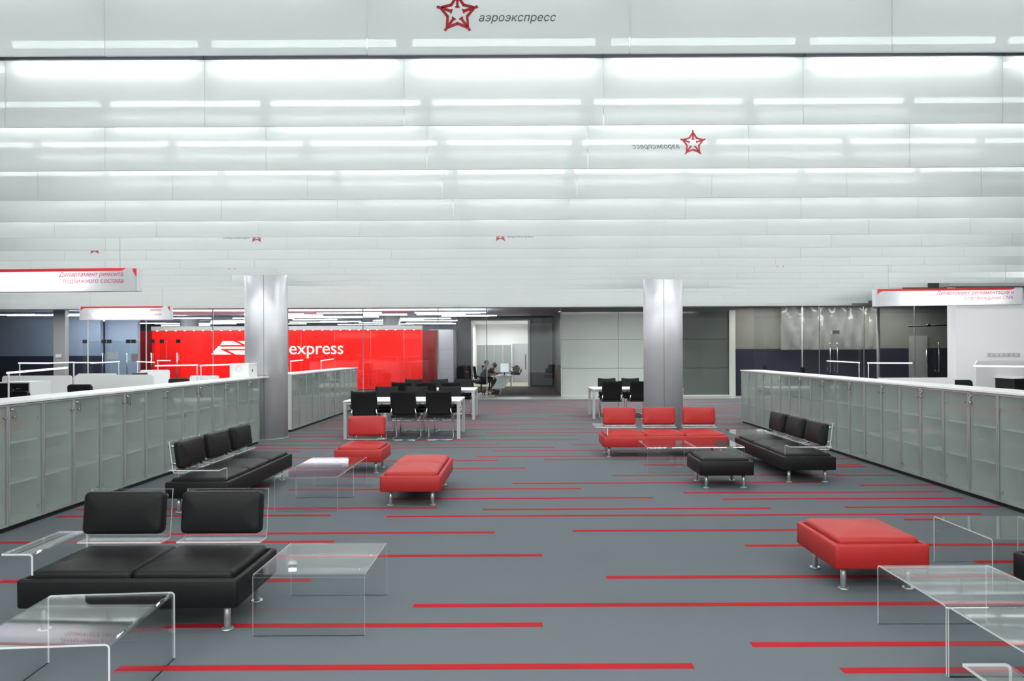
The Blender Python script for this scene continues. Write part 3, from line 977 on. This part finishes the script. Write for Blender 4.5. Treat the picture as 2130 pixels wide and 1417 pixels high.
def divider(x0, x1, y, z1, label, z0=0.0, th=.03, m_='white'):
    m = MB(); r = .05
    pts = [(x0, z0), (x1, z0), (x1, z1 - r)] + [(x1 - r + r * math.cos(R(a)), z1 - r + r * math.sin(R(a))) for a in (15, 35, 55, 75, 90)] + [(x0 + r + r * math.cos(R(a)), z1 - r + r * math.sin(R(a))) for a in (90, 105, 125, 145, 165, 180)]
    m.poly(pts, y - th / 2, y + th / 2)
    return tag(m.build('desk_divider', m_), label, 'divider', 'white desk dividers')


divider(-9.95, -8.62, 12.9, 1.225, 'white desk divider at the far left, behind the black pedestal')
divider(-8.56, -7.05, 12.9, 1.235, 'long white desk divider in front of the glass doors')
divider(-9.9, -9.03, 15.0, 1.20, 'white desk divider rising behind the long one')
divider(-9.8, -9.05, 17.3, 1.215, 'light grey desk divider in front of the red wall')
divider(-6.85, -6.25, 13.9, 1.18, 'small rounded white divider beside the white machine')
divider(5.49, 6.68, 10.4, 1.215, 'white desk divider behind the right cabinets, in front of the navy wall')
divider(7.55, 9.2, 11.2, 1.46, 'tall white screen standing before the white wall', z0=0)


def desk(x0, x1, y0, y1, label):
    root = empty('office_desk', ((x0 + x1) / 2, (y0 + y1) / 2, 0), 0, label, 'desk', 'white office desks')
    w, d = x1 - x0, y1 - y0
    MB().box(-w / 2, w / 2, -d / 2, d / 2, .715, .74).build('desktop', 'white', root)
    for sx in (-1, 1):
        MB().box(-.02, .02, -d / 2 + .03, d / 2 - .03, 0, .715).build('leg', 'metal', root, (sx * (w / 2 - .05), 0, 0))


for a in ((-6.9, -5.5, 7.6, 9.2, 'white office desk under the nearest bar lamp'),
          (-9.95, -8.3, 11.75, 12.8, 'white office desk in front of the far left divider'),
          (-8.25, -6.0, 12.95, 13.75, 'white office desk behind the long divider'),
          (-6.3, -5.5, 12.1, 12.9, 'white office desk behind the white machine'),
          (-10.9, -8.75, 14.2, 14.9, 'white office desk before the glass doors, nearer one'),
          (-8.6, -7.3, 14.1, 14.9, 'white office desk carrying the small dark box'),
          (-10.9, -8.95, 15.1, 17.2, 'white office desk before the glass doors, farther one'),
          (-10.4, -9.0, 17.4, 18.6, 'white office desk beside the grey divider'),
          (-6.2, -5.3, 16.8, 18.7, 'white office desk behind the far left cabinets'),
          (6.9, 8.3, 13.3, 15.9, 'white office desk behind the right cabinets near the navy wall'),
          (5.55, 8.0, 9.4, 10.3, 'white office desk behind the right cabinets')):
    desk(*a)


def pedestal(x, y, z0, z1, w, label):
    root = empty('pedestal', (x, y, z0), 0, label, 'cabinet', 'black drawer pedestals')
    h = z1 - z0
    MB().box(-w / 2, w / 2, 0, .45, 0, h).build('body', 'mesh', root)
    MB().box(-w / 2 - .02, w / 2 + .02, -.012, .46, h, h + .02).box(w / 2, w / 2 + .02, -.012, .46, 0, h).build('casing', 'white', root)
    for s in (-1, 1):
        d = MB().box(s * w / 4 - w / 4 + .004, s * w / 4 + w / 4 - .004, -.012, 0, .01, h - .01).build('door', 'black', root)
        MB().box(s * w / 6 - .03, s * w / 6 + .03, -.022, -.012, h - .09, h - .075).build('handle', 'chrome', d)
    MB().tube([(0, -.012, h - .1), (0, -.03, h - .1)], .012, 8).box(-.003, .012, -.03, -.026, h - .17, h - .1).build('key', 'chrome', root)


pedestal(-7.95, 10.55, .30, 1.185, .46, 'black two-door pedestal behind the left cabinets, at the left picture edge')
pedestal(8.12, 10.75, .30, 1.175, .50, 'black two-door pedestal in front of the tall white screen')
tag(MB().box(-8.22, -8.06, 14.2, 14.5, .745, 1.23).build('computer_tower', 'charcoal'), 'small dark box standing on the desk beside the grey divider', 'computer')


def office_chair(loc, rz, label, s=1.0, group='black office swivel chairs'):
    root = empty('office_chair', loc, rz, label, 'chair', group)
    m = MB()
    rg = cushion_rings(.44, .50, -.03, .03, .01, .02, .06)
    m.ring_loft(rg); m.xform(Matrix.Rotation(R(90), 4, 'X')); m.xform(Matrix.Translation((0, -.24, .84)) @ Matrix.Rotation(R(8), 4, 'X'))
    m.build('backrest', 'mesh', root)
    MB().ring_loft(cushion_rings(.48, .48, .43, .50, .012, .02, .06)).build('seat', 'black', root)
    m = MB().tube([(0, 0, .10), (0, 0, .43)], .028, 10)
    m.tube([(0, -.1, .43), (0, -.26, .45), (0, -.29, .62)], .018, 8)
    m.build('gas_post', 'mesh', root)
    for k in range(5):
        a = R(72 * k + 18); c, s_ = math.cos(a), math.sin(a)
        m = MB().tube([(.02 * c, .02 * s_, .11), (.28 * c, .28 * s_, .075)], [.022, .014], 8)
        m.tube([(.28 * c - .012 * s_, .28 * s_ + .012 * c, .03), (.28 * c + .012 * s_, .28 * s_ - .012 * c, .03)], .03, 10)
        m.build('base_spoke', 'mesh', root)
    for sx in (-1, 1):
        MB().tube([(sx * .24, 0, .44), (sx * .27, 0, .50), (sx * .27, 0, .66)], .014, 8).box(sx * .27 - .03, sx * .27 + .03, -.13, .13, .66, .685).build('armrest', 'mesh', root)
    return root


office_chair((-8.0, 12.45, 0), 0, 'black office chair top showing against the long white divider')
office_chair((-7.6, 9.8, 0), R(160), 'black office chair in front of the black pedestal at far left')
office_chair((-12.9, 16.6, 0), R(170), 'black office chair at the left edge in front of the navy panel')
office_chair((-7.65, 15.2, 0), R(10), 'black office chair in front of the red wall, right of the grey divider')
office_chair((8.05, 12.1, 0), R(180), 'black office chair in front of the white wall on the right')

# sockets on the white wall
for k in range(7):
    root = empty('wall_socket', (10.07 + .104 * k, 14.5, 1.53), 0, 'white wall socket, %s of seven in a row on the white wall' % ordinal(k + 1), 'socket', 'row of wall sockets')
    MB().box(-.044, .044, -.012, 0, -.044, .044).build('cover_plate', 'socket', root, bevel=.003)
    MB().cyl(0, 0, 0, .002, .024, 16).xform(Matrix.Rotation(R(90), 4, 'X')).build('inset', 'metal', root, (0, -.0125, 0))

# pipe, rail, sheet and hardware on the right
tag(MB().cyl(11.66, 22.0, 0, 3.3, .05, 20).build('pipe', 'metal'), 'thin white vertical pipe in front of the navy wall', 'pipe')
root = empty('drop_pole', (8.76, 21.0, .95), 0, 'thin hanging pole ending in a small black box, before the navy wall', 'pole')
MB().tube([(0, 0, .16), (0, 0, 2.3)], .022, 8).build('pole', 'white', root)
MB().box(-.06, .06, -.05, .05, 0, .16).build('outlet_box', 'mesh', root)
root = empty('sliding_rail', (13.5, 22.4, 2.42), 0, 'dark horizontal sliding rail with round fittings at the upper right', 'rail')
MB().tube([(-.62, 0, 0), (2.0, 0, .08)], .022, 8).tube([(-.3, 0, 0), (-.3, .2, 0)], .012, 6).build('bar', 'charcoal', root)
for x in (.05, 1.0, 1.6):
    MB().tube([(x, -.04, .03 + x * .03), (x, .06, .03 + x * .03)], .05, 12).build('roller', 'charcoal', root)
for x, lab in ((10.32, 'left'), (10.56, 'right')):
    tag(MB().tube([(x, 22.55, .9), (x, 22.50, .93), (x, 22.50, 1.85), (x, 22.55, 1.88)], .018, 8).build('pull_handle', 'chrome'), '%s of two tall steel door pulls before the navy wall' % lab, 'handle', 'steel door pulls')
tag(MB().tube([(13.95, 22.55, .9), (13.95, 22.50, .93), (13.95, 22.50, 1.85), (13.95, 22.55, 1.88)], .018, 8).build('pull_handle', 'chrome'), 'tall steel door pull beside the grey door', 'handle', 'steel door pulls')
# crinkled plastic sheet
rs = random.Random(11)
bm = bmesh.new(); nx, nz = 46, 20; gv = []
ph = [rs.uniform(0, 6) for _ in range(6)]
for j in range(nz + 1):
    r_ = []
    for i in range(nx + 1):
        x = 9.4 + 3.5 * i / nx; z = 1.66 + 1.62 * j / nz
        yy = 24.35 + .05 * math.sin(x * 7 + ph[0] + z) + .03 * math.sin(x * 17 + ph[1] - z * 3) + .03 * math.sin(x * 11 + z * 5 + ph[2]) + rs.uniform(-.015, .015)
        r_.append(bm.verts.new((x, yy, z)))
    gv.append(r_)
for j in range(nz):
    for i in range(nx):
        bm.faces.new((gv[j][i], gv[j][i + 1], gv[j + 1][i + 1], gv[j + 1][i])).smooth = True
mb = MB(); mb.bm = bm
tag(mb.build('plastic_sheet', 'plastic'), 'crinkled translucent plastic sheet hanging over the right back wall', 'plastic sheet')
tag(MB().box(10.4, 10.64, 22.52, 22.58, 2.18, 2.30).build('exit_sign_box', 'socket'), 'small pale box sign high on the right glazing', 'sign')

# ================================================================= RED WALL
root = empty('red_partition', (-10.0, 29.4, 0), 0, 'glossy red glass-clad wall with cream train logo and lettering', 'partition')
xs = [-16.15, -14.0, -12.6, -11.1, -9.63, -8.17, -6.6, -5.14, -4.32]
for a, b in zip(xs[:-1], xs[1:]):
    MB().box(a + 10 + .012, b + 10 - .012, 0, .06, .02, 2.62).build('red_panel', 'red', root)
MB().box(-6.15, 5.68, .06, .2, 0, 2.62).build('backing', 'white', root)
MB().box(-6.15, 5.68, -.06, .25, 2.62, 2.80).build('header', 'greydoor', root)
for a, b, d0 in ((-16.72, -16.15, .08), (-4.32, -3.68, .02)):
    p = MB().box(a + 10, b + 10 - .012, d0, d0 + .1, .02, 2.60).build('side_panel', 'dred', root); p['label'] = 'red end panel, darkened as if unlit'
k = 0
for i in range(29):
    x = -5.9 + .4 * i
    if x > 5.5: break
    MB().cyl(x, -.03, 2.605, 2.62, .03, 10).build('spotlight', 'fartube', root)
# logo: winged train sign, cream
PX = 29.4 / 1400


def wx(px): return (px - 1085) * PX + 10.0


def wz(py): return 1.65 - (py - 731 - 2.6) * PX


m = MB()
# hull left edge slanting, three bands; scaled from a drawn outline
m.poly([(wx(464), wz(709.5)), (wx(485), wz(709.5)), (wx(502), wz(717.5)), (wx(458), wz(717.8))], -.012, 0)
m.poly([(wx(494), wz(709.5)), (wx(530), wz(709.5)), (wx(530), wz(722)), (wx(520), wz(722))], -.012, 0)
m.poly([(wx(458), wz(721.3)), (wx(530), wz(721.3)), (wx(530), wz(725.8)), (wx(458), wz(725.8))], -.012, 0)
m.poly([(wx(455), wz(719.5)), (wx(462), wz(721.3)), (wx(459), wz(727)), (wx(482), wz(737.5)), (wx(440.5), wz(737.5)), (wx(440.5), wz(735.5))], -.012, 0)
m.poly([(wx(474), wz(729)), (wx(530), wz(729)), (wx(530), wz(737.8)), (wx(491), wz(737.8))], -.012, 0)
m.build('logo', 'cream', root, (0, -.002, 0))
t = text_mesh('express', wx(714) - wx(602), .012, 'cream', 'lettering', root, offset=.018, spacing=.98)
t.location = (wx(602), -.002, wz(737.5))
t = text_mesh('aero', wx(599) - wx(532), .012, 'cream', 'lettering', root, offset=.018)
t.location = (wx(532), -.002, wz(737.5))

# ================================================================= TUBES IN THE FAR SPACE
rs = random.Random(5)
tubes = []
for k in range(54):
    y = 25.3 + 12 * (k / 54) ** 1.15
    L = rs.uniform(1.5, 3.0)
    x = rs.uniform(-20.5, -1.6)  # leftmost ones are added, standing for tube reflections in the left glazing
    if x > -4 and rs.random() < .35: continue
    if y > 28.8 and x > -4.2: continue
    z = 3.12 if y < 28.8 else 3.16
    tubes.append((x, y, z, L))
base = None
for x, y, z, L in tubes:
    if base is None:
        base = empty('ceiling_tube_light', (x, y, z))
        MB().tube([(-.5, 0, 0), (.5, 0, 0)], .017, 8).build('light_tube', 'fartube', base)
        MB().box(-.5, .5, -.03, .03, .022, .05).build('fixture', 'white', base)
        tag(base, cat='tube light', group='tube lights under the far ceiling'); o = base
    else:
        o = copy_tree(base, (x, y, z))
    for c in o.children:
        c.scale = (L, 1, 1)
    where = 'added left third' if x < -14 else 'middle' if x < -8 else 'right part'
    o['label'] = 'white tube light under the far ceiling, %s of the cluster behind the glazing' % where

# ================================================================= LEFT GLASS DOORS
for i, (a, b) in enumerate(((-16.25, -15.35), (-15.35, -14.45), (-14.45, -13.55), (-13.4, -12.6))):
    root = empty('glass_door', ((a + b) / 2, 24.9, 0), 0, 'frameless glass door, %s of four at the far left' % ordinal(i + 1) + (' with paper notice' if i == 1 else ''), 'door', 'frameless glass doors')
    w = b - a
    MB().box(-w / 2 + .01, w / 2 - .01, 0, .012, .02, 2.1).build('glass_pane', 'glass', root)
    for sx in (-1, 1):
        MB().box(sx * (w / 2 - .10) - .08, sx * (w / 2 - .10) + .08, -.02, .03, 2.02, 2.15).build('patch_fitting', 'charcoal', root)
    MB().tube([(w / 2 - .12, -.06, .7), (w / 2 - .12, -.06, 1.65)], .018, 8).build('handle', 'chrome', root)
tag(MB().box(-15.32, -14.95, 24.87, 24.885, 1.42, 1.70).build('notice', 'paper'), 'white paper notice taped to the glass door', 'notice')
tag(MB().box(-14.42, -14.18, 24.87, 24.885, 1.35, 1.62).build('notice', 'pinkpaper'), 'pinkish paper notice on the glass door', 'notice')
tag(MB().box(-16.70, -16.50, 24.12, 24.15, 1.50, 1.62).build('intercom', 'socket'), 'small pale control box on the grey post at far left', 'intercom')

# ================================================================= MEETING ROOM
root = empty('storage_cabinet', (-1.45, 35.5, 0), 0, 'grey glass-fronted cabinet at the back of the lit room', 'cabinet')
MB().box(-.95, .95, .02, .45, 0, 2.05).build('body', 'white', root)
for k in range(4):
    x = -.92 + .46 * k
    d = MB().box(x + .01, x + .45, 0, .018, .05, 2.0).build('door', 'greycab', root)
    MB().box(x + .40, x + .42, -.02, 0, .9, 1.05).build('handle', 'chrome', d)
# angular desk
root = empty('angular_desk', (-.72, 25.9, 0), 0, 'white angular desk with slanted panel behind the glazing', 'desk')
MB().box(-.45, .40, -.55, .75, .70, .735).build('desktop', 'white', root)
MB().poly([(-.42, .22), (0.05, .26), (.36, .70), (-.14, .70)], -.50, -.47).build('side_panel', 'white', root)
MB().tube([(-.02, -.45, .70), (-.10, -.45, .0)], .025, 8).build('leg', 'white', root)
MB().tube([(.3, .6, .70), (.3, .6, .0)], .025, 8).build('leg', 'white', root)
MB().tube([(-.38, .6, .70), (-.38, .6, .0)], .025, 8).build('leg', 'white', root)
root = empty('monitor', (-.66, 25.85, .736), R(12), 'monitor with a pale screen on the angular desk', 'monitor')
MB().box(-.16, .16, -.01, .015, .12, .46).build('screen', 'screen', root)
MB().box(-.17, .17, .0155, .04, .11, .47).cyl(0, .02, .01, .13, .02, 10).build('housing', 'mesh', root)
MB().cyl(0, .02, 0, .01, .1, 16).build('monitor_stand', 'mesh', root)
# dark gear on the desk
rs = random.Random(9)
m = MB()
for k in range(34):
    a = rs.uniform(0, 2 * PI); q = rs.uniform(0, 1) ** .6
    x, y, z = .20 * q * math.cos(a), .20 * q * math.sin(a), .02 + (1 - q * .7) * rs.uniform(.0, .44)
    if k % 2:
        m.box(x - .035, x + .035, y - .03, y + .03, max(z - .04, 0), z + .05, rot=Matrix.Rotation(rs.uniform(-.7, .7), 3, 'Y'), piv=(x, y, z))
    else:
        m.tube([(x, y, max(z - .1, 0)), (x + rs.uniform(-.08, .08), y, z + .04), (x + rs.uniform(-.14, .14), y, z + rs.uniform(.04, .14))], .018, 6)
m.cyl(0, 0, 0, .36, .11, 14, r2=.07)
tag(m.build('equipment_pile', 'mesh', loc=(-.22, 26.15, .736)), 'heap of dark equipment on the angular desk', 'equipment')
tag(MB().lathe(0, 0, [(.03, 0), (.055, .02), (.06, .06), (.05, .09), (.02, .10)], 14).build('orange_cup', 'orange', loc=(-1.02, 25.75, .736)), 'orange round object on the desk before the second person', 'cup')
office_chair((-1.55, 25.7, 0), R(-78), 'black office chair the seated person in grey sits on', group='office chairs at the angular desk')
office_chair((-1.95, 26.9, 0), R(-60), 'black office chair standing empty left of the seated people', group='office chairs at the angular desk')
office_chair((-1.30, 27.2, 0), R(-80), 'black office chair under the second person, at the desk', group='office chairs at the angular desk')


def skinned(name, pts, edges, rad, material, parent=None, sub=2):
    me = bpy.data.meshes.new(name); me.from_pydata(pts, edges, []); me.materials.append(M[material])
    o = bpy.data.objects.new(name, me); col.objects.link(o)
    if parent is not None: o.parent = parent
    s = o.modifiers.new('skin', 'SKIN')
    for i, v in enumerate(me.skin_vertices[0].data):
        r = rad[i]; v.radius = r if isinstance(r, tuple) else (r, r)
    me.skin_vertices[0].data[0].use_root = True
    s.use_smooth_shade = True
    u = o.modifiers.new('sub', 'SUBSURF'); u.levels = sub; u.render_levels = sub
    return o


def seated(loc, rz, label, shirt, lean=.10, reach=.32, up=1.0):
    """seated, facing +y, leaning forward by lean, hands on the desk"""
    root = empty('person', loc, rz, label, 'person')
    L = lean
    P = [(0, 0, .56), (0, .02 + L * .35, .74), (0, .03 + L * .8, .95), (0, .03 + L, 1.03), (0, .04 + L * 1.05, 1.09), (0, .065 + L * 1.15, 1.15), (0, .070 + L * 1.17, 1.22), (0, .065 + L * 1.17, 1.29)]
    P = [(x_, y_, .56 + (z_ - .56) * up) for x_, y_, z_ in P]
    rad = [(.15, .12), (.135, .10), (.15, .10), (.10, .08), (.045, .045), (.070, .080), (.088, .100), (.070, .080)]
    E = [(0, 1), (1, 2), (2, 3), (3, 4), (4, 5), (5, 6), (6, 7)]
    for s in (-1, 1):
        b = len(P)
        P += [(s * .17, .03 + L * .85, .56 + .39 * up), (s * .22, .10 + L, .72), (s * .16, .10 + L + reach * .7, .77), (s * .13, .13 + L + reach, .77)]
        rad += [.055, .043, .032, .024]
        E += [(2, b), (b, b + 1), (b + 1, b + 2), (b + 2, b + 3)]
        hb = b + 3
        for f in range(5):          # fingers
            fb = len(P); off = (f - 2) * .017
            ln = (.045, .07, .078, .072, .058)[f]
            P += [(s * .13 + off, .16 + L + reach + (.0 if f else -.02), .765), (s * .13 + off * 1.2, .16 + L + reach + ln, .755)]
            rad += [.0095, .0085]
            E += [(hb, fb), (fb, fb + 1)]
        b = len(P)
        P += [(s * .09, .05, .53), (s * .11, .42, .54), (s * .11, .44, .12), (s * .11, .42, .06), (s * .11, .56, .035)]
        rad += [.09, .062, .045, .038, .032]
        E += [(0, b), (b, b + 1), (b + 1, b + 2), (b + 2, b + 3), (b + 3, b + 4)]
    skinned('body', P, E, rad, 'skin', root)
    c = lambda k, e: tuple(v + e for v in rad[k]) if isinstance(rad[k], tuple) else rad[k] + e
    # shirt over torso and arms
    SP = [P[0], P[1], P[2], P[3]]; SR = [c(0, .030), c(1, .035), c(2, .020), c(3, .012)]
    SE = [(0, 1), (1, 2), (2, 3)]
    for s, b in ((-1, 8), (1, 8 + 4 + 10 + 5)):
        n0 = len(SP)
        SP += [P[b], P[b + 1], P[b + 2]]; SR += [.070, .057, .044]
        SE += [(2, n0), (n0, n0 + 1), (n0 + 1, n0 + 2)]
    skinned('shirt', SP, SE, SR, shirt, root)
    TP = [(0, 0, .55)]; TR = [(.165, .135)]; TE = []
    for s in (-1, 1):
        n0 = len(TP)
        TP += [(s * .09, .05, .53), (s * .11, .42, .54), (s * .11, .44, .12)]
        TR += [.10, .075, .058]; TE += [(0, n0), (n0, n0 + 1), (n0 + 1, n0 + 2)]
    skinned('trousers', TP, TE, TR, 'jeans', root)
    for s in (-1, 1):
        m = MB(); m.ring_loft([rrect(.085, .25, .04, z_, 5) for z_ in (0, .03)] + [rrect(.08, .22, .04, .06, 5, 0, -.01), rrect(.06, .12, .03, .09, 5, 0, -.05)])
        m.build('shoe', 'mesh', root, (s * .11, .49, .006))
    hx, hy, hz = P[6][0], P[6][1], P[6][2]
    bm = bmesh.new(); bmesh.ops.create_icosphere(bm, subdivisions=3, radius=1)
    for v in list(bm.verts):
        if v.co.y > .45 and v.co.z < .72 or v.co.z < -.35: bm.verts.remove(v)
    for v in bm.verts: v.co = (v.co.x * .094 + hx, v.co.y * .108 + hy - .010, v.co.z * .098 + hz + .006)
    for f in bm.faces: f.smooth = True
    mb = MB(); mb.bm = bm
    mb.build('hair', 'hair', root)
    for s in (-1, 1):
        mb = MB(); mb.lathe(0, 0, [(.002, -.012), (.011, -.006), (.012, .004), (.003, .010)], 10)
        mb.build('eye', 'white', root, (s * .028, hy + .066, hz + .002))
        mb = MB(); mb.lathe(0, 0, [(.004, -.028), (.013, -.015), (.014, .012), (.005, .026)], 8)
        mb.build('ear', 'skin', root, (s * .083, hy, hz))
    mb = MB(); mb.poly([(-.010, -.02), (.010, -.02), (.004, .022), (-.004, .022)], 0, .03)
    mb.build('nose', 'skin', root, (0, hy + .062, hz - .025))
    MB().box(-.022, .022, 0, .006, -.003, .003).build('mouth', 'letr', root, (0, hy + .070, hz - .058))
    return root


seated((-1.52, 25.74, 0), R(-78), 'person in a grey top seated in profile at the angular desk', 'shirtg', .10, .25)
seated((-1.50, 27.2, 0), R(-80), 'person in a dark top bent over the desk with head down', 'shirtb', .30, .18, .82)
